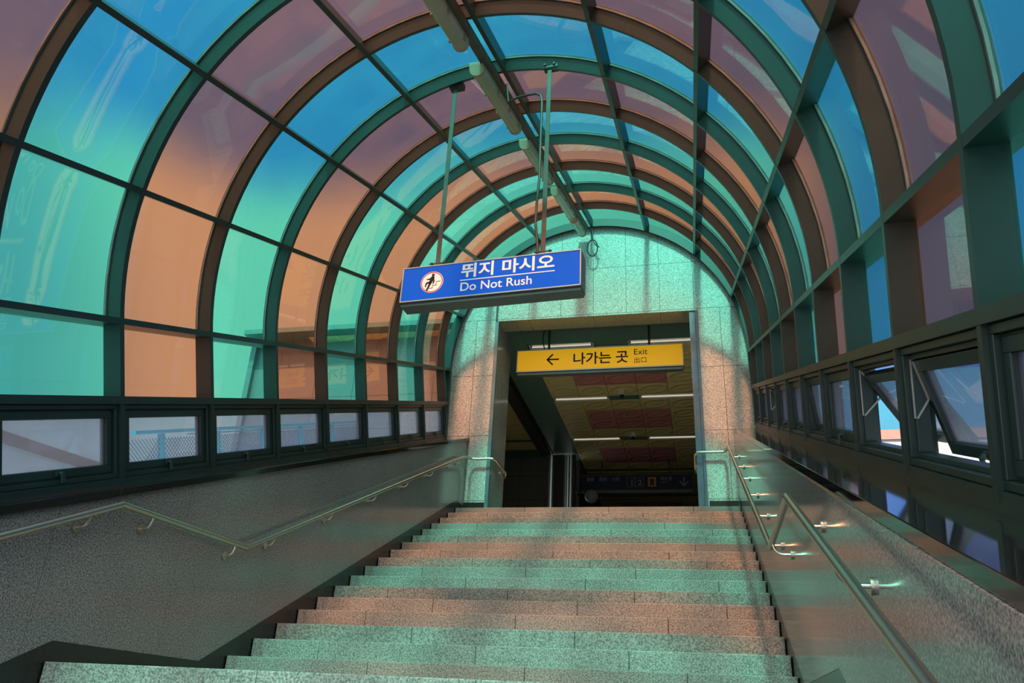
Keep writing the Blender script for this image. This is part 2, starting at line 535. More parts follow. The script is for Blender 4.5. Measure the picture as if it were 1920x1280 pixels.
# above the lintel: arch segment; below: two piers
top = [p for p in ap if p[1] > DZ]
def cross(p, q):
    f = (DZ - p[1]) / (q[1] - p[1])
    return (p[0] + (q[0] - p[0]) * f, DZ)
ia = ap.index(top[0]); ib = ap.index(top[-1])
pa, pb = cross(ap[ia - 1], ap[ia]), cross(ap[ib], ap[ib + 1])
top = [pa] + top + [pb]
b.prism([(p[0], p[1]) for p in top], 1, WALL_Y, WALL_Y + 0.40)
xr_t, xl_t = top[0][0], top[-1][0]
b.prism([(DX1, DZ), (DX1, 0.95), (wr, 0.95), (ap[0][0], zr)] + [p for p in ap if p[1] <= DZ and p[0] > 0] + [(xr_t, DZ)], 1, WALL_Y, WALL_Y + 0.40)
b.prism([(xl_t, DZ)] + [p for p in ap if p[1] <= DZ and p[0] < 0] + [(ap[-1][0], zl), (wl, 0.95), (DX0, 0.95), (DX0, DZ)], 1, WALL_Y, WALL_Y + 0.40)
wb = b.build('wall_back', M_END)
tag(wb, kind='structure')
b = MB()
b.box(DX0 - 0.3, DX0 + 0.004, WALL_Y + 0.004, 10.30, 0.98, DZ + 0.3)
b.box(DX1 - 0.004, DX1 + 0.3, WALL_Y + 0.4, 10.30, 0.98, DZ + 0.3)
b.build('reveal', M_WALL, wb)
b = MB().box(DX0 + 0.004, DX1 - 0.004, WALL_Y + 0.004, WALL_Y + 0.40, DZ - 0.005, DZ + 0.02)
b.build('lintel_soffit', M_SOFFIT, wb)
b = MB().box(-1.985, DX0 - 0.05, WALL_Y - 0.012, WALL_Y + 0.01, 1.0, 1.34).box(DX1 + 0.05, 2.05, WALL_Y - 0.012, WALL_Y + 0.01, 1.0, 1.34)
tag(b.build('baseboard_back', M_SKIRT), kind='structure')
# metal edge strips on the door corners
b = MB().box(DX0 - 0.05, DX0 + 0.006, WALL_Y - 0.008, WALL_Y + 0.03, 1.17, DZ)
tag(b.build('trim_3', plain('blue_grey_strip', (0.13, 0.19, 0.22), 0.35, 0.5)), 'blue grey metal corner strip on the left side of the doorway', 'corner strip', kind='structure')
b = MB().box(DX1 - 0.006, DX1 + 0.035, WALL_Y - 0.008, WALL_Y + 0.03, 1.17, DZ)
b.box(DX1 - 0.10, DX1 - 0.012, WALL_Y + 0.02, WALL_Y + 0.10, 1.17, DZ)
tag(b.build('trim_4', plain('navy_strip', (0.10, 0.14, 0.20), 0.3, 0.6)), 'bright and navy metal guide strip on the right side of the doorway', 'corner strip', kind='structure')
b = MB().box(DX0 - 0.045, DX0 - 0.015, WALL_Y - 0.02, WALL_Y + 0.0, DZ, DZ + 0.36)
tag(b.build('drain_strip', M_DARK), 'short dark metal strip on the granite above the left door corner', 'metal strip')

# ---------------------------------------------------------------- vault: ribs, purlins, tinted panes
R_IN, R_PANE, R_OUT = S, 2.462, 2.475
RIB_W = 0.042
N_FOOT = -0.472 * S
I0, I1 = -2, 9              # rib indices; A = 1
def rib_mesh():
    b = MB()
    prof = []
    NSEG = 72
    path = [(R_IN, R_OUT, None, N_FOOT), ]
    vs = []; fs = []
    cols = []
    def ring(pi, po):
        return [(pi[0], -RIB_W / 2, pi[1]), (pi[0], RIB_W / 2, pi[1]), (po[0], RIB_W / 2, po[1]), (po[0], -RIB_W / 2, po[1])]
    cols.append(ring((R_IN, N_FOOT), (R_OUT, N_FOOT)))
    for i in range(NSEG + 1):
        a = math.pi * i / NSEG
        cols.append(ring((R_IN * math.cos(a), R_IN * math.sin(a)), (R_OUT * math.cos(a), R_OUT * math.sin(a))))
    cols.append(ring((-R_IN, N_FOOT), (-R_OUT, N_FOOT)))
    for c in cols:
        vs.extend(c)
    n = len(cols)
    for i in range(n - 1):
        for j in range(4):
            a = i * 4 + j; c = i * 4 + (j + 1) % 4
            fs.append((a, c, c + 4, a + 4))
    fs.append((0, 1, 2, 3)); fs.append(((n - 1) * 4 + 3, (n - 1) * 4 + 2, (n - 1) * 4 + 1, (n - 1) * 4))
    return b.add(vs, fs)
TRIM = [4]
def next_trim():
    TRIM[0] += 1
    return 'trim_%d' % TRIM[0]
proto = None
for i in range(I0, I1 + 1):
    mtx = MT @ Matrix.Translation((0, i * BAY, 0))
    if proto is None:
        proto = rib_mesh().build(next_trim(), M_FRAME, None, mtx, True)
        o = proto
    else:
        o = proto.copy(); COL.objects.link(o); o.name = next_trim(); o.matrix_world = mtx
    tag(o, 'dark green arched steel rib of the tinted vault', 'arch rib', 'arched ribs of the vault', 'structure')
# last arch, set upright against the end wall
def edge_arch(y0, y1, r0, r1):
    b = MB(); n = 64
    vs = []; fs = []
    seq = [(0.0, N_FOOT / S - 0.02)] 
    pts0 = []; pts1 = []
    def pt(r, a, y):
        x, nn = r * math.cos(a), r * math.sin(a)
        return T(x, u_at_plane(x, nn, y), nn)
    def foot(r, s, y):
        return T(s * r, u_at_plane(s * r, N_FOOT, y), N_FOOT)
    rows = []
    rows.append([foot(r0, 1, y0), foot(r0, 1, y1), foot(r1, 1, y1), foot(r1, 1, y0)])
    for i in range(n + 1):
        a = math.pi * i / n
        rows.append([pt(r0, a, y0), pt(r0, a, y1), pt(r1, a, y1), pt(r1, a, y0)])
    rows.append([foot(r0, -1, y0), foot(r0, -1, y1), foot(r1, -1, y1), foot(r1, -1, y0)])
    for c in rows:
        vs.extend(c)
    for i in range(len(rows) - 1):
        for j in range(4):
            a = i * 4 + j; c = i * 4 + (j + 1) % 4
            fs.append((a, c, c + 4, a + 4))
    fs.append((0, 1, 2, 3)); k = (len(rows) - 1) * 4; fs.append((k + 3, k + 2, k + 1, k))
    return b.add(vs, fs)
o = edge_arch(WALL_Y - 0.09, WALL_Y - 0.002, S, R_OUT).build(next_trim(), M_FRAME, None, None, True)
tag(o, 'green steel arch fixed against the granite end wall', 'arch rib', None, 'structure')

ANG = [22.5 * i for i in range(9)]
UB = I0 * BAY               # back end of the vault
for a in ANG[1:-1]:
    ca, sa = math.cos(R(a)), math.sin(R(a))
    b = MB()
    hw = 0.020
    vs = []
    for r, t_ in ((S + 0.002, -hw), (S + 0.002, hw), (R_OUT, hw), (R_OUT, -hw)):
        x, n_ = r * ca - t_ * sa, r * sa + t_ * ca
        vs.append((x, UB, n_)); vs.append((x, u_at_plane(x, n_, WALL_Y - 0.01), n_))
    b.add(vs, [(0, 2, 4, 6), (1, 7, 5, 3), (0, 1, 3, 2), (2, 3, 5, 4), (4, 5, 7, 6), (6, 7, 1, 0)])
    o = b.build(next_trim(), M_FRAME, None, MT)
    tag(o, 'dark green purlin running the length of the vault', 'purlin', 'lengthwise purlins of the vault', 'structure')
def rail_beam(sgn, n0, n1, d0, d1, lab):
    b = MB()
    x0, x1 = sgn * (S + d0), sgn * (S + d1)
    vs = []
    for x in (x0, x1):
        for n_ in (n0, n1):
            vs.append((x, UB, n_)); vs.append((x, u_at_plane(x, n_, WALL_Y - 0.01), n_))
    b.add(vs, [(0, 1, 3, 2), (4, 6, 7, 5), (0, 4, 5, 1), (2, 3, 7, 6), (0, 2, 6, 4), (1, 5, 7, 3)])
    o = b.build(next_trim(), M_FRAME, None, MT)
    tag(o, lab, 'rail', None, 'structure')
for sgn, nm in ((-1, 'left'), (1, 'right')):
    rail_beam(sgn, -0.022, 0.022, 0.001, 0.19, 'dark green horizontal rail where the %s side meets the vault' % nm)
    rail_beam(sgn, -0.245 * S, -0.222 * S, -0.004, 0.19, 'dark green transom above the small %s windows' % nm)
    rail_beam(sgn, -0.474 * S if sgn < 0 else -0.486 * S, -0.458 * S, 0.004, 0.19, 'dark green sill rail under the small %s windows' % nm)

for sgn in (-1, 1):
    b = MB(); vs = []
    for x in (sgn * (S + 0.02), sgn * (S + 0.12)):
        for n_ in (-0.472 * S, -0.24 * S):
            vs.append((x, I1 * BAY, n_)); vs.append((x, u_at_plane(x, n_, WALL_Y - 0.01), n_))
    b.add(vs, [(0, 1, 3, 2), (4, 6, 7, 5), (0, 4, 5, 1), (2, 3, 7, 6), (0, 2, 6, 4), (1, 5, 7, 3)])
    o = b.build(next_trim(), M_FRAME, None, MT)
    tag(o, 'green filler panel between the last %s window and the end wall' % ('left' if sgn < 0 else 'right'), 'filler panel', None, 'structure')
WIN = [0]
def next_win():
    WIN[0] += 1
    return 'window_%d' % WIN[0]
TH = 0.008
def pane_mesh(a0, a1, last=False, u0=0.0):
    """curved sheet between two purlins, bay-long; origin at the bay's first rib"""
    n = 6 if a1 - a0 > 1 else 1
    b = MB(); vs = []; fs = []
    for i in range(n + 1):
        a = R(a0 + (a1 - a0) * i / n)
        for r in (R_PANE, R_PANE + TH):
            x, nn = r * math.cos(a), r * math.sin(a)
            y1 = BAY if not last else max(0.02, u_at_plane(x, nn, WALL_Y - 0.01) - u0)
            vs.append((x, 0, nn)); vs.append((x, y1, nn))
    for i in range(n):
        k = i * 4
        fs += [(k, k + 4, k + 5, k + 1), (k + 2, k + 3, k + 7, k + 6), (k, k + 2, k + 6, k + 4), (k + 1, k + 5, k + 7, k + 3)]
    fs += [(0, 1, 3, 2), (n * 4, n * 4 + 2, n * 4 + 3, n * 4 + 1)]
    return b.add(vs, fs)
def flat_pane(sgn, last=False, u0=0.0):
    b = MB(); vs = []
    for x in (sgn * R_PANE, sgn * (R_PANE + TH)):
        for nn in (-0.232 * S, 0.0):
            y1 = BAY if not last else max(0.02, u_at_plane(x, nn, WALL_Y - 0.01) - u0)
            vs.append((x, 0, nn)); vs.append((x, y1, nn))
    return b.add(vs, [(0, 1, 3, 2), (4, 6, 7, 5), (0, 4, 5, 1), (2, 3, 7, 6), (0, 2, 6, 4), (1, 5, 7, 3)])
def bead_mesh(a0, a1):
    """slim weathered bead round a curved sheet"""
    b = MB()
    da = 0.014 / S * 180 / math.pi + 0.5
    n = 6
    for (y0, y1) in ((RIB_W / 2, RIB_W / 2 + 0.014), (BAY - RIB_W / 2 - 0.014, BAY - RIB_W / 2)):
        vs = []; fs = []
        for i in range(n + 1):
            a = R(a0 + 0.5 + (a1 - a0 - 1.0) * i / n)
            for r in (R_PANE - 0.014, R_PANE - 0.001):
                for y in (y0, y1):
                    vs.append((r * math.cos(a), y, r * math.sin(a)))
        for i in range(n):
            k = i * 4
            fs += [(k, k + 4, k + 5, k + 1), (k + 2, k + 3, k + 7, k + 6), (k, k + 2, k + 6, k + 4), (k + 1, k + 5, k + 7, k + 3)]
        fs += [(0, 1, 3, 2), (n * 4, n * 4 + 2, n * 4 + 3, n * 4 + 1)]
        b.add(vs, fs)
    return b
cache = {}
bead_cache = {}
for i in range(I0, I1 + 1):
    last = i == I1
    teal = (i % 2 == 1)
    mat = M_TEAL if teal else M_BRONZE
    mtx = MT @ Matrix.Translation((0, i * BAY, 0))
    for s in range(8):
        key = (s, teal)
        if last:
            if u_at_plane(R_PANE * math.cos(R(22.5 * s + 11)), R_PANE * math.sin(R(22.5 * s + 11)), WALL_Y) < i * BAY + 0.05:
                continue
            o = pane_mesh(ANG[s], ANG[s + 1], True, i * BAY).build(next_win(), mat, None, mtx, True)
        elif key in cache:
            o = cache[key].copy(); COL.objects.link(o); o.name = next_win(); o.matrix_world = mtx
        else:
            o = pane_mesh(ANG[s], ANG[s + 1]).build(next_win(), mat, None, mtx, True)
            cache[key] = o
        tag(o, '%s tinted curved pane between two ribs of the vault' % ('teal' if teal else 'bronze'), 'tinted pane', '%s vault panes' % ('teal' if teal else 'bronze'), 'structure')
        if not last:
            if s in bead_cache:
                c = bead_cache[s].copy(); COL.objects.link(c)
            else:
                c = bead_mesh(ANG[s], ANG[s + 1]).build('glazing_bead', M_BEAD)
                bead_cache[s] = c
            c.parent = o
    for sgn in (-1, 1):
        key = ('f', sgn, teal)
        if last:
            o = flat_pane(sgn, True, i * BAY).build(next_win(), mat, None, mtx)
        elif key in cache:
            o = cache[key].copy(); COL.objects.link(o); o.name = next_win(); o.matrix_world = mtx
        else:
            o = flat_pane(sgn).build(next_win(), mat, None, mtx)
            cache[key] = o
        tag(o, '%s tinted upright pane over the small %s windows' % ('teal' if teal else 'bronze', 'left' if sgn < 0 else 'right'), 'tinted pane', '%s upright panes, %s side' % ('teal' if teal else 'bronze', 'left' if sgn < 0 else 'right'), 'structure')

# ---------------------------------------------------------------- small top-hung windows
CW, CH = BAY - RIB_W - 0.004, (0.458 - 0.245) * S - 0.004      # clear opening
def frame_ring(y0, y1, z0, z1, t, xa, xb):
    b = MB()
    b.box(xa, xb, y0, y1, z1 - t, z1); b.box(xa, xb, y0, y1, z0, z0 + t)
    b.box(xa, xb, y0, y0 + t, z0 + t, z1 - t); b.box(xa, xb, y1 - t, y1, z0 + t, z1 - t)
    return b
def make_casement(sgn):
    """origin at the top inner middle of the opening; local x outward = +, y along, z up"""
    root = empty('window')
    fr = frame_ring(-CW / 2, CW / 2, -CH, 0, 0.030, 0.018, 0.12)
    fr.v += []
    f2 = frame_ring(-CW / 2 + 0.03, CW / 2 - 0.03, -CH + 0.03, -0.03, 0.022, 0.045, 0.105)
    fr.add(f2.v, f2.f)
    fr.build('window_frame', M_FRAME, root, None, False, 0.003)
    hinge = empty('sash')
    hinge.parent = root
    hinge.location = (0.06, 0, -0.040)
    w2, h2 = CW - 0.082, CH - 0.082
    sb = frame_ring(-w2 / 2, w2 / 2, -h2, 0, 0.050, -0.022, 0.030)
    sash = sb.build('sash', M_FRAME, root, None, False, 0.003)
    bpy.data.objects.remove(hinge)
    sash.location = (0.06, 0, -0.040)
    MB().box(0.0, 0.008, -w2 / 2 + 0.045, w2 / 2 - 0.045, -h2 + 0.045, -0.045).build('glass_pane', M_FROST, sash)
    g = frame_ring(-w2 / 2 + 0.046, w2 / 2 - 0.046, -h2 + 0.046, -0.046, 0.006, -0.012, 0.014)
    g.build('gasket', M_RUBBER, sash)
    hb = MB()
    hb.box(-0.034, -0.022, -0.032, 0.032, -h2 + 0.010, -h2 + 0.040)
    hb.cyl((-0.034, 0, -h2 + 0.025), (-0.052, 0, -h2 + 0.025), 0.012, 12)
    hb.prism([(-0.011, -h2 + 0.03), (0.011, -h2 + 0.03), (0.017, -h2 - 0.03), (-0.017, -h2 - 0.03)], 0, -0.060, -0.048)
    hb.build('handle', plain('dark_green_handle', (0.012, 0.05, 0.042), 0.35), sash, None, False, 0.002)
    return root
def place(root, sgn, i):
    x = sgn * S
    loc = Vector((x, (i + 0.5) * BAY, -0.245 * S - 0.002))
    m = Matrix.Identity(4)
    m[0][0] = sgn; m[1][1] = sgn          # turn the right way out, keep it a rotation
    root.matrix_world = MT @ Matrix.Translation(loc) @ m
protoL = make_casement(1)
ordinals = ['nearest', 'second', 'third', 'fourth', 'fifth', 'sixth', 'seventh', 'eighth', 'ninth']
OPEN_R = {-1: 0, 0: 17, 1: 33, 2: 0, 3: 8, 4: 3, 5: 0, 6: 30, 7: 0, 8: 0}
LAB_R = {-1: 'small green window on the right, nearest the camera, closed', 0: 'small green window on the right swung out wide, its dark handle hanging',
         1: 'small green window on the right swung out furthest, white wall showing below', 2: 'closed small window just beyond the two swung-out ones, handle standing up',
         3: 'small window on the right ajar, second beyond the swung-out pair', 4: 'small window on the right, third beyond the swung-out pair',
         5: 'small window on the right, fourth beyond the swung-out pair', 6: 'small far window on the right standing dark and open',
         7: 'closed small window on the right, second from the end wall', 8: 'closed small window on the right, beside the granite end wall'}
LAB_L = {1: 'frosted small window on the left with a pinkish diagonal band behind', 2: 'second small frosted window on the left from the front, blue railing behind',
         3: 'third small frosted window on the left from the front', 4: 'fourth small frosted window on the left from the front', 5: 'fifth small frosted window on the left from the front',
         6: 'sixth small frosted window on the left, third from the end wall', 7: 'small frosted window on the left, second from the end wall', 8: 'small bright frosted window on the left, beside the granite end wall'}
first = True
for i in range(-2, 9):
    for sgn in (-1, 1):
        if first:
            r = protoL; first = False
        else:
            r = copy_tree(protoL)
        r.name = next_win()
        place(r, sgn, i)
        ang = OPEN_R.get(i, 0) if sgn > 0 else 0
        for c in r.children:
            if c.name.startswith('sash'):
                c.rotation_euler = (0, -R(ang), 0)
                if ang > 15:
                    c.location = (0.075, 0, -0.075 if i else -0.052)
        lab = (LAB_R if sgn > 0 else LAB_L).get(i)
        tag(r, lab or 'small green framed window at the lower end of the %s side' % ('left' if sgn < 0 else 'right'), 'window', 'small top hung windows', 'structure')
        if ang > 15:
            # stay arms fixed to the frame on both jambs
            for s2 in (-1, 1):
                y = s2 * (CW / 2 - 0.045)
                st = MB()
                p0 = Vector((0.05, y, -0.06)); p1 = Vector((0.05, y, -0.30))
                q = Vector((0.05 + math.sin(R(ang)) * 0.17, y, -0.06 - math.cos(R(ang)) * 0.17))
                st.box(0.040, 0.060, y - 0.006, y + 0.006, -0.30, -0.05)
                for e in (p0, p1):
                    d = (q - e)
                    L = d.length
                    mm = Matrix.Translation(e) @ d.to_track_quat('Z', 'X').to_matrix().to_4x4()
                    st.box(-0.004, 0.004, -0.013, 0.013, 0, L, mm)
                st.build('stay_arm', M_ALU, r)

# ---------------------------------------------------------------- handrails
def arc(c, r, a0, a1, plane, n=6):
    pts = []
    for i in range(n + 1):
        a = R(a0 + (a1 - a0) * i / n)
        q = [0, 0, 0]
        q[plane[0]] = math.cos(a) * r; q[plane[1]] = math.sin(a) * r
        pts.append(Vector(c) + Vector(q))
    return pts
def handrail(sgn, xr, xw, path, knees, spots, tail, lab):
    root = empty('handrail', (xr, 5.0, 0.2))
    inv = Matrix.Translation((-xr, -5.0, -0.2))
    b = MB()
    for a, c in zip(path, path[1:]):
        b.cyl(a, c, 0.0205, 16, inv)
    for p in path[1:-1]:
        b.dome(p, 0.0205, -90, 90, 16, 8, inv)
    b.build('rail', M_STEEL, root, None, True)
    b = MB(); b.tube(tail, 0.0195, 14, True, inv)
    b.build('return_rail', M_STEEL, root, None, True)
    for (y, z) in spots:
        b = MB()
        zf = z - 0.085
        pts = [(xw, y, zf), (xw + (xr - xw) * 0.45, y, zf)]
        pts += [(xr - (xr - xw) * 0.55 * math.cos(R(t)), y, zf + 0.065 * math.sin(R(t)) - 0.0 + (0.0)) for t in ()]
        for t in (20, 40, 60, 80, 90):
            pts.append((xw + (xr - xw) * (0.45 + 0.55 * math.sin(R(t))), y, zf + 0.07 * (1 - math.cos(R(t)))))
        b.tube(pts, 0.0085, 10, True, inv)
        b.cyl((xw, y, zf), (xw + sgn * -0.012, y, zf), 0.030, 20, inv)
        b.build('bracket', M_STEEL, root, None, True)
    tag(root, lab, 'handrail')
    return root
def zl(y):
    if y < 1.93: return -0.579 + (y - 1.93) * 0.4537
    if y < 3.38: return -0.579 + (y - 1.93) / 1.45 * 0.037
    return -0.542 + (y - 3.384) * 0.4439
def zr(y):
    if y < 2.086: return -0.525 + (y - 2.086) * 0.434
    if y < 3.365: return -0.525
    return -0.525 + (y - 3.365) * 0.4535
lp = [(-1.895, -3.0, zl(-3.0)), (-1.895, 1.93, zl(1.93)), (-1.895, 3.384, zl(3.384)), (-1.895, 8.93, zl(8.93))]
ltail = [(-1.895, 8.93, zl(8.93)), (-1.89, 9.15, 1.985), (-1.86, 9.24, 1.99), (-1.80, 9.26, 1.99), (-1.58, 9.26, 1.99), (-1.535, 9.27, 1.99), (-1.51, 9.31, 1.99), (-1.50, 9.37, 1.985), (-1.50, 9.75, 1.985), (-1.50, 10.0, 1.985), (-1.505, 10.04, 1.97), (-1.51, 10.05, 1.93), (-1.51, 10.0, 1.90), (-1.52, 9.7, 1.90)]
handrail(-1, -1.895, XL, lp, None, [(y, zl(y)) for y in (-0.4, 0.75, 1.692, 2.24, 3.24, 3.80, 4.79, 5.79, 6.714, 7.603, 8.461, 8.84)], ltail, 'stainless handrail on the left granite wall, kinked over the landing')
rp = [(1.94, -3.0, zr(-3.0)), (1.94, 2.086, zr(2.086)), (1.94, 3.365, zr(3.365)), (1.94, 8.95, zr(8.95))]
rtail = [(1.94, 8.95, zr(8.95)), (1.938, 9.05, 2.03), (1.93, 9.18, 2.03), (1.90, 9.26, 2.03), (1.84, 9.27, 2.03), (1.56, 9.27, 2.03), (1.515, 9.28, 2.03), (1.49, 9.32, 2.025), (1.48, 9.40, 2.02), (1.48, 9.90, 2.02), (1.48, 9.95, 2.0), (1.49, 9.97, 1.96), (1.49, 9.93, 1.93), (1.50, 9.6, 1.93)]
handrail(1, 1.94, XR, rp, None, [(y, zr(y)) for y in (-0.25, 0.768, 1.751, 3.172, 3.753, 4.729, 5.678, 6.654, 7.527, 8.425)], rtail, 'stainless handrail on the right polished wall, kinked over the landing')

# ---------------------------------------------------------------- hanging blue sign
SY = 3.15
bs = tag(empty('hanging_sign', (-0.058, SY, 1.40), -0.068), 'blue hanging sign with white lettering asking people not to rush', 'sign')
SWW, SH, SD = 0.755, 0.325, 0.17
b = MB().box(-SWW, SWW, 0.006, SD, 0.0, SH)
b.box(-SWW + 0.004, SWW - 0.004, 0.02, SD - 0.012, -0.028, 0.0)
b.build('housing', M_SIGNBOX, bs, None, False, 0.004)
frame = MB()
frame.box(-SWW, SWW, -0.006, 0.006, SH - 0.010, SH).box(-SWW, SWW, -0.006, 0.006, 0, 0.010)
frame.box(-SWW, -SWW + 0.010, -0.006, 0.006, 0.010, SH - 0.010).box(SWW - 0.010, SWW, -0.006, 0.006, 0.010, SH - 0.010)
frame.build('face_rim', M_SIGNRIM, bs, None, False, 0.002)
MB().box(-SWW + 0.008, SWW - 0.008, -0.001, 0.008, 0.008, SH - 0.008).build('face_panel', M_BLUE, bs)
FR = (R(90), 0, 0)
text_mesh('korean_word', '뛰지 마시오', 0.140, M_WHITE, bs, (-0.240, -0.002, 0.188), FR, 0.0012, 0.0028, 1.15, 1.0)
text_mesh('english_word', 'Do Not Rush', 0.108, M_WHITE, bs, (-0.240, -0.002, 0.055), FR, 0.0012, 0.0006, 1.02, 1.0)
MB().box(-0.240, 0.545, -0.0035, 0.0, 0.149, 0.157).build('underline', M_WHITE, bs)
pc = (-0.485, 0.165)
def disc(r, y0, y1, seg=40):
    b = MB()
    return b.cyl((pc[0], y0, pc[1]), (pc[0], y1, pc[1]), r, seg)
dr = disc(0.098, -0.0030, 0.0).build('pictogram_disc', M_WHITE, bs)
b = MB(); n = 48; vs = []; fs = []
for i in range(n):
    a = 2 * math.pi * i / n
    for r in (0.087, 0.094):
        for y in (-0.0048, -0.0025):
            vs.append((pc[0] + r * math.cos(a), y, pc[1] + r * math.sin(a)))
for i in range(n):
    k = i * 4; q = ((i + 1) % n) * 4
    fs += [(k, q, q + 2, k + 2), (k + 1, k + 3, q + 3, q + 1), (k, k + 1, q + 1, q), (k + 2, q + 2, q + 3, k + 3)]
b.add(vs, fs).build('red_ring', M_RED, bs)
b = MB()
def limb(p, q, r0, r1):
    p = Vector((pc[0] + p[0], 0, pc[1] + p[1])); q = Vector((pc[0] + q[0], 0, pc[1] + q[1]))
    d = (q - p).normalized(); s_ = Vector((-d.z, 0, d.x))
    ring = []
    for i in range(7):
        a = math.pi / 2 + math.pi * i / 6
        ring.append(p + (d * math.cos(a) + s_ * math.sin(a)) * r0)
    for i in range(7):
        a = -math.pi / 2 + math.pi * i / 6
        ring.append(q + (d * math.cos(a) + s_ * math.sin(a)) * r1)
    b.prism([(v.x, v.z) for v in ring], 1, -0.0052, -0.002)
limb((0.006, 0.066), (0.0065, 0.0665), 0.0125, 0.0125)
limb((0.004, 0.040), (-0.014, -0.005), 0.016, 0.013)
limb((0.008, 0.044), (0.017, 0.008), 0.007, 0.006); limb((0.017, 0.008), (0.012, -0.012), 0.006, 0.005)
limb((-0.004, 0.042), (-0.026, 0.028), 0.007, 0.006); limb((-0.026, 0.028), (-0.046, 0.030), 0.006, 0.004)
limb((-0.012, -0.004), (-0.026, -0.040), 0.011, 0.008); limb((-0.026, -0.040), (-0.040, -0.072), 0.008, 0.006)
limb((-0.016, 0.0), (-0.046, -0.006), 0.009, 0.007); limb((-0.046, -0.006), (-0.054, -0.036), 0.007, 0.005)
b.build('walker_figure', M_BLACKINK, bs)
b = MB()
st = [(-0.030, -0.074), (-0.030, -0.056), (0.008, -0.056), (0.008, -0.030), (0.040, -0.030), (0.040, 0.002), (0.074, 0.002)]
for p, q in zip(st, st[1:]):
    b.box(pc[0] + min(p[0], q[0]) - 0.0018, pc[0] + max(p[0], q[0]) + 0.0018, -0.0052, -0.002, pc[1] + min(p[1], q[1]) - 0.0018, pc[1] + max(p[1], q[1]) + 0.0018)
b.build('stair_line', M_BLACKINK, bs)
rib_u = 4 * BAY
for xx in (-0.465, 0.435):
    wx = -0.058 + xx
    nn = math.sqrt(S * S - wx * wx)
    tp = T(wx, rib_u - 0.03, nn)
    topz = tp.z + 0.06 - 1.40
    yy = 0.03
    rb = MB().box(xx - 0.019, xx + 0.019, yy - 0.004, yy + 0.004, SH - 0.01, topz)
    ro = rb.build('hanger_bar', M_RODGREY, bs, None, False, 0.001)
    c = MB()
    zc_ = tp.z - 1.40 + 0.035
    c.box(xx - 0.055, xx + 0.075, yy - 0.02, yy + 0.05, zc_ - 0.03, zc_ + 0.03)
    c.cyl((xx + 0.045, yy - 0.035, zc_), (xx + 0.045, yy - 0.01, zc_), 0.012, 6)
    c.cyl((xx - 0.04, yy - 0.035, zc_), (xx - 0.04, yy - 0.01, zc_), 0.012, 6)
    c.build('clamp', M_RODGREY, ro)
    c = MB()
    c.box(xx - 0.035, xx + 0.035, yy - 0.015, yy + 0.03, SH, SH + 0.014)
    c.cyl((xx - 0.075, yy, SH + 0.035), (xx + 0.075, yy, SH + 0.035), 0.006, 8)
    c.cyl((xx - 0.06, yy, SH + 0.035), (xx - 0.045, yy, SH + 0.035), 0.013, 6)
    c.cyl((xx + 0.05, yy, SH + 0.035), (xx + 0.062, yy, SH + 0.035), 0.013, 6)
    c.build('foot_bolt', M_RODGREY, ro)
b = MB().box(0.56, 0.67, 0.05, 0.11, SH, SH + 0.03)
b.build('junction_box', M_CAP, bs, None, False, 0.004)

# ---------------------------------------------------------------- cable tray and fluorescent fittings
TA = 92.2
def tray_pt(r, t_, u):
    ca, sa = math.cos(R(TA)), math.sin(R(TA))
    return Vector((r * ca - t_ * sa, u, r * sa + t_ * ca))
b = MB(); vs = []
for r, t_ in ((S - 0.075, -0.035), (S - 0.075, 0.035), (S - 0.005, 0.035), (S - 0.005, -0.035)):
    for u in (UB, 10.75):
        vs.append(tray_pt(r, t_, u))
b.add(vs, [(0, 2, 4, 6), (1, 7, 5, 3), (0, 1, 3, 2), (2, 3, 5, 4), (4, 5, 7, 6), (6, 7, 1, 0)])
tray = b.build('cable_tray', M_TRAY, None, MT)
tag(tray, 'long brown cable tray running along the crown of the vault', 'cable tray')
LT = [(1.78, 1.60), (3.86, 1.58), (5.93, 1.55), (7.98, 1.55), (9.72, 1.05)]
LLAB = ['long fluorescent fitting nearest the camera at the top edge', 'long fluorescent fitting above the two sign hanger bars', 'fluorescent fitting third from the front, behind the hanger bar',
        'fluorescent fitting fourth from the front along the cable tray', 'short end fluorescent fitting by the granite wall, cable loop hanging']
for (u0, L), lab in zip(LT, LLAB):
    m = MT @ Matrix.Translation(tray_pt(S - 0.075, 0.072, u0))
    rt = tag(empty('fluorescent_light', matrix=m), lab, 'ceiling light', 'fluorescent fittings along the vault crown')
    MB().box(-0.065, 0.065, 0.0, L, -0.035, 0.02).build('housing', M_DIFF, rt, None, False, 0.004)
    prof = [(-0.060, -0.034)] + [(0.058 * math.sin(R(a)), -0.034 - 0.062 * math.cos(R(a)) ** 0.7 if abs(a) < 90 else -0.034) for a in range(-80, 81, 16)] + [(0.060, -0.034)]
    d_ = MB()
    d_.prism([(p[0], p[1]) for p in prof], 1, 0.045, L - 0.045)
    d_.build('diffuser', M_DIFF, rt, None, True)
    for y0, y1 in ((-0.004, 0.046), (L - 0.046, L + 0.004)):
        prof2 = [(-0.066, 0.0)] + [(0.064 * math.sin(R(a)), -0.034 - 0.068 * math.cos(R(a)) ** 0.7) for a in range(-80, 81, 16)] + [(0.066, 0.0)]
        MB().prism(prof2, 1, y0, y1).build('end_cap', M_CAP, rt, None, True)
    for yy in (0.35 * L, 0.65 * L, 0.93 * L):
        for sx_ in (-1, 1):
            MB().box(sx_ * 0.066 - 0.006, sx_ * 0.066 + 0.006, yy - 0.02, yy + 0.02, -0.06, 0.0).build('clip', M_ALU, rt)
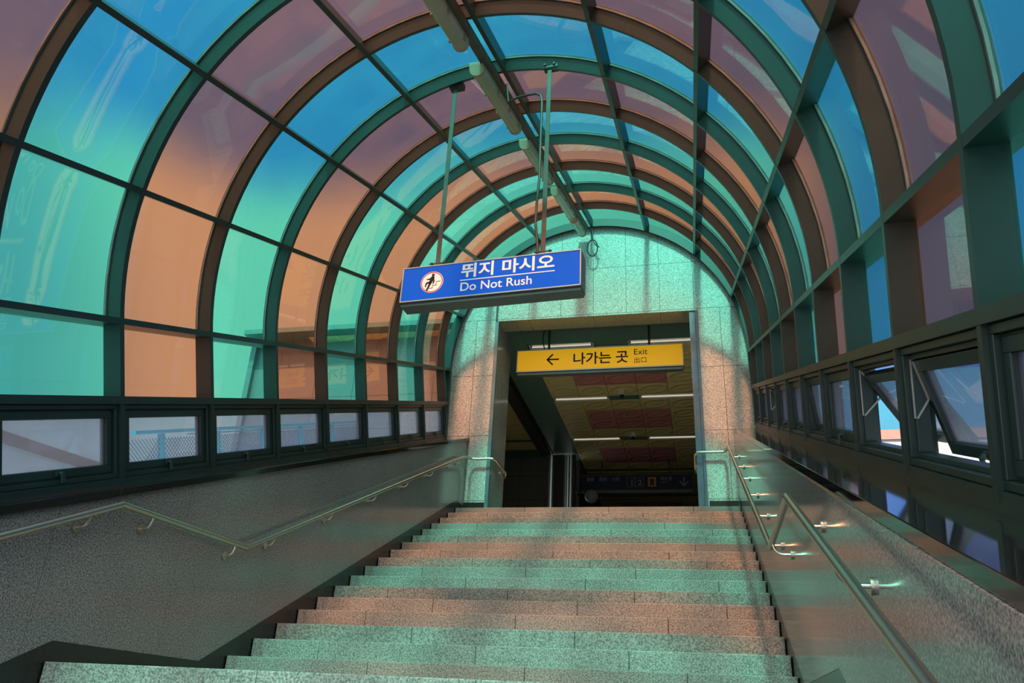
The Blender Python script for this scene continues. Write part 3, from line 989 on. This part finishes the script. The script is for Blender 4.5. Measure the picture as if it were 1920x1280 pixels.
# conduit from the tray to the right hanger bar
p0 = T(0.0, 4.05, S - 0.11)
pts = [Vector((0.10, 3.16, 3.405)), Vector((0.20, 3.14, 3.40)), Vector((0.27, 3.12, 3.385)), Vector((0.315, 3.10, 3.34)), Vector((0.330, 3.10, 3.26)), Vector((0.332, 3.10, 2.9)), Vector((0.335, 3.10, 2.45)), Vector((0.322, 3.10, 2.2)), Vector((0.318, 3.10, 2.0)), Vector((0.335, 3.11, 1.85)), Vector((0.342, 3.12, 1.73))]
pts.insert(0, Vector((0.0, 3.20, 3.40)))
pts.insert(0, Vector((-0.03, 3.21, 3.62)))
b = MB().tube(pts, 0.011, 10)
cd = b.build('conduit', M_RODGREY, None, None, True)
tag(cd, 'thin grey conduit bending from the tray down the right hanger bar', 'conduit')
lp_ = []
for i in range(19):
    a = R(90 + 360 * i / 18 * 1.0)
    lp_.append(Vector((-0.02 + 0.085 * math.cos(a), 9.22, 5.60 + 0.16 * math.sin(a))))
lp_ = [Vector((-0.05, 9.2, 5.95)), Vector((-0.03, 9.21, 5.85))] + lp_ + [Vector((0.03, 9.22, 5.66)), Vector((0.09, 9.24, 5.62))]
tag(MB().tube(lp_, 0.011, 8).build('cable_loop', M_CABLE, None, None, True), 'loose black cable loop hanging from the last fluorescent fitting', 'cable')

# ---------------------------------------------------------------- hall beyond the doorway
ZC = 4.55
TX0, TW = -1.38, 0.60
STRIPS = [10.65, 13.25, 15.85, 18.45, 21.05]
SW_ = 0.22
M_TY, t_, out_ = new_mat('embossed_ceiling_tile')
def tile_mat(name, color):
    m, t, out = new_mat(name)
    p = principled(t, out, color, 0.45, 0, 0.4)
    uv = t.nodes.new('ShaderNodeUVMap')
    s_ = t.nodes.new('ShaderNodeSeparateXYZ'); t.links.new(uv.outputs[0], s_.inputs[0])
    x = math_node(t, 'SUBTRACT', s_.outputs[0], 0.5); y = math_node(t, 'SUBTRACT', s_.outputs[1], 0.5)
    x2 = math_node(t, 'MULTIPLY_ADD', y, 0.35, x)
    d = math_node(t, 'SQRT', math_node(t, 'ADD', math_node(t, 'POWER', math_node(t, 'MULTIPLY', x2, 2.0), 2.0), math_node(t, 'POWER', math_node(t, 'MULTIPLY', y, 2.5), 2.0)))
    ring = math_node(t, 'SUBTRACT', smooth(t, d, 0.62, 0.86), math_node(t, 'MULTIPLY', smooth(t, d, 0.86, 1.25), 0.7))
    ring = math_node(t, 'SUBTRACT', ring, math_node(t, 'MULTIPLY', smooth(t, d, 0.0, 0.6), 0.5))
    bp = t.nodes.new('ShaderNodeBump'); bp.inputs['Strength'].default_value = 1.0; bp.inputs['Distance'].default_value = 0.022
    t.links.new(ring, bp.inputs['Height'])
    t.links.new(bp.outputs[0], p.inputs['Normal'])
    return m
M_TYEL = tile_mat('yellow_ceiling_tile', (0.76, 0.62, 0.30))
M_TRED = tile_mat('red_ceiling_tile', (0.62, 0.25, 0.24))
def tiles_object(name, x0, nx, rows, zc, redcols, mats):
    vs = []; fs = []; uvs = []; mi = []
    g = 0.004
    for (y0, red) in rows:
        for i in range(nx):
            a = x0 + i * TW
            o = len(vs)
            vs += [(a + g, y0 + g, zc), (a + TW - g, y0 + g, zc), (a + TW - g, y0 + 0.6 - g, zc), (a + g, y0 + 0.6 - g, zc)]
            vs += [(p[0], p[1], zc + 0.02) for p in vs[o:o + 4]]
            fs.append((o + 3, o + 2, o + 1, o)); uvs += [(0, 1), (1, 1), (1, 0), (0, 0)]; k = 1 if (red and i in redcols) else 0; mi.append(k)
            for j in range(4):
                q = (j + 1) % 4
                fs.append((o + j, o + q, o + 4 + q, o + 4 + j)); uvs += [(0, 0)] * 4; mi.append(k)
            fs.append((o + 4, o + 5, o + 6, o + 7)); uvs += [(0, 0)] * 4; mi.append(k)
    me = bpy.data.meshes.new(name)
    me.from_pydata(vs, [], fs)
    for m in mats: me.materials.append(m)
    for p, k in zip(me.polygons, mi): p.material_index = k
    ul = me.uv_layers.new(name='UVMap')
    for i, u in enumerate(uvs): ul.data[i].uv = u
    me.update()
    ob = bpy.data.objects.new(name, me); COL.objects.link(ob)
    return ob
rows = []
for s_ in STRIPS:
    for k, red in enumerate((False, True, True, False)):
        y = s_ + SW_ + 0.0 + 0.595 * k
        if y > 23: continue
        rows.append((y, red))
ceil = tag(empty('ceiling', (0, 10, ZC)), kind='structure')
o = tiles_object('tile_field', TX0, 6, rows, ZC, (1, 2, 3), [M_TYEL, M_TRED]); o.parent = ceil; o.location = (0, -10, -ZC)
b = MB().box(-6.5, 3.2, WALL_Y + 0.3, 24, ZC + 0.03, ZC + 0.12)
b.box(-1.985, TX0 - 0.004, WALL_Y + 0.35, 24, ZC - 0.004, ZC + 0.03)
b.box(TX0, 2.3, WALL_Y + 0.35, STRIPS[0] - 0.01, ZC - 0.004, ZC + 0.03)
o = b.build('green_border', M_DKGREEN, ceil); o.location = (0, -10, -ZC)
rows2 = [(9.9 + 0.6 * k, False) for k in range(10)] + [(16.05, False)]
o = tiles_object('side_tile_field', -5.31, 5, rows2, ZC, (), [M_TYEL, M_TRED]); o.parent = ceil; o.location = (0, -10, -ZC)
b = MB().box(-6.2, -2.31, 15.92, 16.04, ZC - 0.01, ZC + 0.03).box(-6.2, -2.31, 16.66, 17.3, ZC - 0.01, ZC + 0.03)
o = b.build('side_border', M_DKGREEN, ceil); o.location = (0, -10, -ZC)
# hall walls
b = MB().box(-6.4, -2.14, 17.3, 17.5, 1.0, ZC + 0.03)
tag(b.build('wall_hall', M_DARKTILE), kind='structure')
b = MB().box(-6.5, -6.4, 10.0, 17.4, 1.0, ZC + 0.1).box(2.22, 2.4, 10.0, 24, 1.0, ZC + 0.1).box(-2.14, 2.3, 23.6, 23.8, 0.5, ZC + 0.1)
b.box(-6.5, DX0 - 0.3, 10.1, 10.3, 1.0, ZC + 0.1)
b.box(DX1 + 0.2, 2.5, 9.6, 10.3, 1.0, ZC + 0.1)
b.box(-1.55, -1.42, 17.6, 23.7, 1.0, ZC + 0.03)
tag(b.build('wall_inner', M_DARKTILE), kind='structure')
# head wall above the lintel inside
tag(MB().box(-2.2, 2.4, WALL_Y + 0.36, WALL_Y + 0.40, DZ, ZC + 0.12).build('wall_head', M_DKGREEN), kind='structure')
# shutter beam along the left of the hall
b = MB().box(-2.31, -2.06, 9.9, 17.0, ZC - 0.05, ZC + 0.03)
sb_ = b.build('shutter_beam', M_DARK)
MB().box(-2.03, -1.995, 9.9, 17.0, ZC - 0.03, ZC + 0.03).build('guide_slot', M_RUBBER, sb_)
tag(sb_, 'dark shutter beam running along the hall ceiling', 'beam')
# upright shutter guides at the hall's far left
pg = empty('shutter_guide', (-1.8, 17.0, Z0))
for (x0, x1, m_) in ((-2.11, -2.075, M_ALU), (-2.01, -1.985, M_ALU), (-1.97, -1.72, M_DARK), (-1.70, -1.685, M_ALU), (-1.66, -1.645, M_ALU), (-1.60, -1.575, M_ALU), (-1.53, -1.50, M_ALU), (-1.49, -1.43, M_RODGREY)):
    MB().box(x0 + 1.8, x1 + 1.8, 0, 0.12, 0.0, ZC - Z0 - 0.03).build('upright', m_, pg)
tag(pg, 'grey upright shutter guides at the far left of the hall', 'shutter guide')

# recessed ceiling lights
n_ = 0
RLAB = {0: ['recessed light trough above the left part of the yellow exit sign', 'recessed light trough above the right part of the yellow exit sign'],
        1: ['left recessed light strip beside the nearer ceiling camera', 'right recessed light strip beside the nearer ceiling camera'],
        2: ['left recessed light strip beyond the second ceiling camera', 'right recessed light strip beyond the second ceiling camera']}
M_REFL = plain('mirror_reflector', (0.55, 0.53, 0.45), 0.18, 0.9)
M_TUBE = plain('lamp_tube', (0.75, 0.70, 0.58), 0.3, emit=((1.0, 0.92, 0.76), 0.55))
for si in range(3):
    y = STRIPS[si]
    for li, (x0, x1) in enumerate(((-1.36, -0.19), (0.42, 1.62))):
        rt = empty('recessed_light', ((x0 + x1) / 2, y + SW_ / 2, ZC))
        L2 = (x1 - x0) / 2
        f_ = MB()
        f_.box(-L2, L2, -SW_ / 2, -SW_ / 2 + 0.02, -0.006, 0.03).box(-L2, L2, SW_ / 2 - 0.02, SW_ / 2, -0.006, 0.03)
        f_.box(-L2, -L2 + 0.02, -SW_ / 2, SW_ / 2, -0.006, 0.03).box(L2 - 0.02, L2, -SW_ / 2, SW_ / 2, -0.006, 0.03)
        f_.build('frame', M_CAMW, rt)
        MB().box(-L2 + 0.02, L2 - 0.02, -SW_ / 2 + 0.02, SW_ / 2 - 0.02, 0.016, 0.028).build('reflector', M_REFL, rt)
        MB().cyl((-L2 + 0.05, 0, 0.0), (L2 - 0.05, 0, 0.0), 0.013, 12).build('lamp_tube', M_TUBE, rt, None, True)
        tag(rt, RLAB[si][li], 'ceiling light', 'recessed light strips in the hall ceiling')
    if si:
        tag(MB().box(-0.18, 0.41, y, y + SW_, ZC - 0.004, ZC + 0.03).build('ceiling_plate', M_DKGREEN), ['', 'dark green plate between the first pair of light strips', 'dark green plate between the second pair of light strips'][si], 'ceiling plate')

# dome cameras and detector
for (x, y, lab) in ((0.10, 13.02, 'white ceiling dome camera nearer the doorway'), (0.11, 15.62, 'white ceiling dome camera deeper in the hall')):
    rt = tag(empty('dome_camera', (x, y, ZC)), lab, 'security camera')
    b = MB(); b.cyl((0, 0, 0.0), (0, 0, -0.09), 0.075, 24); b.build('body', M_CAMW, rt, None, True)
    MB().dome((0, 0, -0.09), 0.055, -90, 0, 20, 8).build('dome', M_RUBBER, rt, None, True)
rt = tag(empty('smoke_detector', (0.06, 14.34, ZC)), 'small round detector on a red ceiling tile', 'smoke detector')
b = MB().cyl((0, 0, 0), (0, 0, -0.025), 0.055, 24); b.build('base', M_CAP, rt, None, True)
MB().dome((0, 0, -0.02), 0.04, -90, 0, 20, 6).build('cap', M_CAP, rt, None, True)

# ---------------------------------------------------------------- yellow exit sign
es = tag(empty('exit_sign', (-0.02, 10.05, 3.765)), 'yellow hanging exit sign with black arrow pointing left', 'sign')
EW, EH = 1.395, 0.392
MB().box(-EW, EW, 0.006, 0.15, -0.012, EH).box(-EW + 0.01, EW - 0.01, 0.02, 0.14, -0.06, -0.012).build('housing', M_SIGNBOX, es, None, False, 0.005)
f_ = MB().box(-EW, EW, -0.006, 0.006, EH - 0.012, EH).box(-EW, EW, -0.006, 0.006, -0.012, 0.008)
f_.box(-EW, -EW + 0.012, -0.006, 0.006, 0.008, EH - 0.012).box(EW - 0.012, EW, -0.006, 0.006, 0.008, EH - 0.012)
f_.build('face_rim', M_SIGNRIM, es)
MB().box(-EW + 0.01, EW - 0.01, -0.001, 0.008, 0.006, EH - 0.01).build('face_panel', M_YELLOW, es)
b = MB()
ax, az_ = -0.865, 0.20
def bar(p, q, w_):
    p = Vector((p[0], 0, p[1])); q = Vector((q[0], 0, q[1])); d = (q - p).normalized(); s_ = Vector((-d.z, 0, d.x)) * w_ / 2
    pl = [p + s_, p - s_, q - s_, q + s_]
    b.prism([(v.x, v.z) for v in pl], 1, -0.005, -0.001)
bar((ax, az_), (ax + 0.20, az_), 0.026)
bar((ax - 0.008, az_ - 0.009), (ax + 0.095, az_ + 0.098), 0.026); bar((ax - 0.008, az_ + 0.009), (ax + 0.095, az_ - 0.098), 0.026)
b.build('arrow', M_BLACKINK, es)
text_mesh('korean_word', '나가는 곳', 0.236, M_BLACKINK, es, (-0.435, -0.002, 0.108), FR, 0.0015, 0.004, 1.02, 0.98)
text_mesh('english_word', 'Exit', 0.150, M_BLACKINK, es, (0.585, -0.002, 0.222), FR, 0.0015, 0.0, 1.0)
text_mesh('chinese_word', '出口', 0.112, M_BLACKINK, es, (0.585, -0.002, 0.080), FR, 0.0015, 0.0, 1.0)
for xx in (-0.856, 0.846):
    r_ = MB().box(xx - 0.018, xx + 0.018, 0.06, 0.09, EH, ZC - 3.765)
    r_.box(xx - 0.07, xx + 0.07, 0.05, 0.10, EH, EH + 0.02)
    r_.build('hanger_bar', M_CABLE, es)
cb = [Vector((-0.93, 0.07, ZC - 3.765)), Vector((-0.955, 0.06, 0.75)), Vector((-0.965, 0.06, 0.6)), Vector((-0.94, 0.07, 0.46)), Vector((-0.92, 0.08, EH))]
MB().tube(cb, 0.010, 8).build('cable', M_CABLE, es, None, True)

# ---------------------------------------------------------------- navy platform sign deep in the hall
ps = tag(empty('platform_sign', (0.015, 17.6, 3.768)), 'dark navy hanging sign with numbers and a down arrow', 'sign')
PW, PH = 1.365, 0.388
MB().box(-PW, PW, 0.006, 0.16, -0.08, PH).build('housing', M_SIGNBOX, ps, None, False, 0.005)
MB().box(-PW + 0.01, PW - 0.01, -0.002, 0.008, 0.0, PH - 0.02).build('face_panel', M_NAVY, ps)
for i, (kx, s1, s2, s3) in enumerate(((-1.24, '청옥', 'Cheongok', '青玉'), (-0.91, '전민', 'Jeonmin', '田民'), (-0.59, '신탄', 'Sintan', '新灘'))):
    pass
def squiggle(x, z, n, h, name):
    pass
text_mesh('number_one', '1', 0.20, M_DIMWHITE, ps, (-0.155, -0.004, 0.115), FR, 0.001, 0.004)
text_mesh('number_two', '2', 0.20, M_DIMWHITE, ps, (0.045, -0.004, 0.115), FR, 0.001, 0.004)
for xx, nm in ((-0.235, 'one'), (-0.012, 'two')):
    r_ = MB()
    a0, a1, c0, c1, w_ = xx, xx + 0.20, 0.075, 0.315, 0.008
    r_.box(a0, a1, -0.005, -0.001, c0, c0 + w_).box(a0, a1, -0.005, -0.001, c1 - w_, c1).box(a0, a0 + w_, -0.005, -0.001, c0, c1).box(a1 - w_, a1, -0.005, -0.001, c0, c1)
    r_.build('number_box', M_DIMWHITE, ps)
MB().box(0.29, 0.49, -0.006, -0.001, 0.075, 0.315).build('amber_square', M_AMBER, ps)
b = MB()
b.box(0.345, 0.435, -0.009, -0.006, 0.13, 0.27).box(0.33, 0.45, -0.009, -0.006, 0.115, 0.13)
b.prism([(0.335, 0.09), (0.355, 0.09), (0.375, 0.12), (0.36, 0.12)], 1, -0.009, -0.006).prism([(0.445, 0.09), (0.425, 0.09), (0.405, 0.12), (0.42, 0.12)], 1, -0.009, -0.006)
b.build('train_symbol', M_NAVY, ps)
text_mesh('platform_lettering', '타는곳', 0.105, M_DIMWHITE, ps, (0.595, -0.004, 0.235), FR, 0.001, 0.002)
text_mesh('platform_english', 'Platform', 0.050, M_DIMWHITE, ps, (0.60, -0.004, 0.165), FR, 0.001, 0.0)
text_mesh('destination_lettering', '정왕', 0.105, M_DIMWHITE, ps, (-1.245, -0.004, 0.235), FR, 0.001, 0.002)
text_mesh('destination_lettering', '천안', 0.105, M_DIMWHITE, ps, (-0.925, -0.004, 0.235), FR, 0.001, 0.002)
text_mesh('destination_lettering', '신창', 0.105, M_DIMWHITE, ps, (-0.605, -0.004, 0.235), FR, 0.001, 0.002)
b = MB()
def bar2(p, q, w_):
    p = Vector((p[0], 0, p[1])); q = Vector((q[0], 0, q[1])); d = (q - p).normalized(); s_ = Vector((-d.z, 0, d.x)) * w_ / 2
    b.prism([(v.x, v.z) for v in (p + s_, p - s_, q - s_, q + s_)], 1, -0.005, -0.001)
bar2((1.17, 0.31), (1.17, 0.085), 0.028); bar2((1.177, 0.078), (1.07, 0.20), 0.026); bar2((1.163, 0.078), (1.27, 0.20), 0.026)
b.build('arrow', M_DIMWHITE, ps)
for xx in (-0.86, 0.82):
    MB().box(xx - 0.02, xx + 0.02, 0.06, 0.09, PH, ZC - 3.768).build('hanger_bar', M_CABLE, ps)
gl = tag(empty('convex_mirror', (-1.02, 17.0, 3.45)), 'pale round convex mirror under the navy sign', 'mirror')
MB().dome((0, 0, 0), 0.165, -90, 90, 24, 14).build('bowl', plain('pale_grey_bowl', (0.30, 0.31, 0.32), 0.25), gl, None, True)
MB().cyl((-0.12, 0.1, 0.1), (-0.42, 0.25, 0.20), 0.016, 10).cyl((-0.42, 0.25, 0.20), (-0.42, 0.62, 0.20), 0.02, 10).build('bracket', M_RODGREY, gl)

# door sticker plate on the right of the doorway
sp = tag(empty('notice_plate', (1.552, 9.50, 3.22)), 'small pale blue notice plate on the right door jamb', 'notice')
MB().box(-0.055, 0.03, -0.01, 0.0, 0.06, 0.30).build('plate', M_STICK, sp)
b = MB(); n = 24; vs = []; fs = []
for i in range(n):
    a = R(30 + 300 * i / (n - 1))
    for r in (0.022, 0.034):
        for y in (-0.014, -0.009):
            vs.append((-0.01 + r * math.cos(a), y, 0.19 + r * math.sin(a)))
for i in range(n - 1):
    k = i * 4; q = k + 4
    fs += [(k, q, q + 2, k + 2), (k + 1, k + 3, q + 3, q + 1), (k, k + 1, q + 1, q), (k + 2, q + 2, q + 3, k + 3)]
b.add(vs, fs).build('emblem', plain('blue_emblem', (0.03, 0.16, 0.32), 0.5), sp)
MB().box(-0.045, 0.03, -0.01, 0.03, 0.0, 0.055).build('holder', M_DARK, sp)
MB().cyl((0.035, -0.03, 0.19), (0.035, 0.0, 0.19), 0.02, 14).build('knob', M_CAMW, sp)

# ---------------------------------------------------------------- outside, left: railing along the ramp and the paved slope
fr_m = MT @ Matrix.Translation((-1.8 * S, 0, 0))
fe = tag(empty('railing', matrix=fr_m), 'cyan painted metal railing outside the left windows', 'railing')
b = MB().box(-0.03, 0.03, 2.0 * S, 8.6 * S * 0.62, -0.338 * S, -0.322 * S)
b.build('top_rail', M_CYAN, fe)
MB().box(-0.02, 0.02, 2.4 * S, 8.6 * S * 0.62, -0.352 * S, -0.345 * S).build('lower_rail', M_CYAN, fe)
for u in [2.18 * S + k * 1.07 for k in range(8)]:
    MB().box(-0.025, 0.025, u, u + 0.06, -0.56 * S, -0.34 * S).build('post', M_CYAN, fe)
b = MB()
for k in range(0, 150):
    u0 = 2.0 * S + k * 0.055
    for s_ in (-1, 1):
        d = Vector((0, s_ * 0.42, 0.42)); p = Vector((0, u0, -0.54 * S))
        b.box(-0.003, 0.003, -0.003, 0.003, 0, d.length, Matrix.Translation(p) @ d.to_track_quat('Z', 'X').to_matrix().to_4x4())
b.build('wire_mesh', M_MESHGREY, fe)
b = MB().box(-9.0, -2.62, -7.0, 9.3, -0.66 * S, -0.56 * S)
b.v = [tuple(T(*p)) for p in b.v]
g_ = b.build('outside_paving', M_CONC)
tag(g_, kind='structure')
b = MB().box(-2.3 * S, -2.2 * S, -3.0, 5.7, -0.6 * S, -0.245 * S)
pw = b.build('parapet', M_CONC_LIFT, None, MT)
bb = MB(); q = [(3.75, -0.62), (3.75, -0.74), (5.6, -1.30), (5.6, -1.18)]
bb.prism(q, 0, -2.199 * S, -2.19 * S)
bb.build('pink_band', M_PINK, pw)
tag(pw, 'pale concrete parapet with pinkish band outside the first left window', 'parapet')

# ---------------------------------------------------------------- outside, right: wing of the station building
wg = tag(empty('station_wing', (8.0, 11.3, 0)), 'white station wing with pinkish coping and turquoise cladding, seen through open windows', 'building')
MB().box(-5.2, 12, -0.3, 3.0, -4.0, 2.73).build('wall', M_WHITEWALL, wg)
MB().box(-5.2, 12, -0.33, 3.0, 2.73, 2.89).build('coping', M_PINK, wg)
MB().box(-5.2, 12, -0.25, 3.0, 2.89, 3.95).build('cladding', M_TURQ, wg)
# plain ground far below
tag(MB().box(-60, 60, -60, 80, -9.4, -9.0).build('ground', M_CONC), kind='structure')
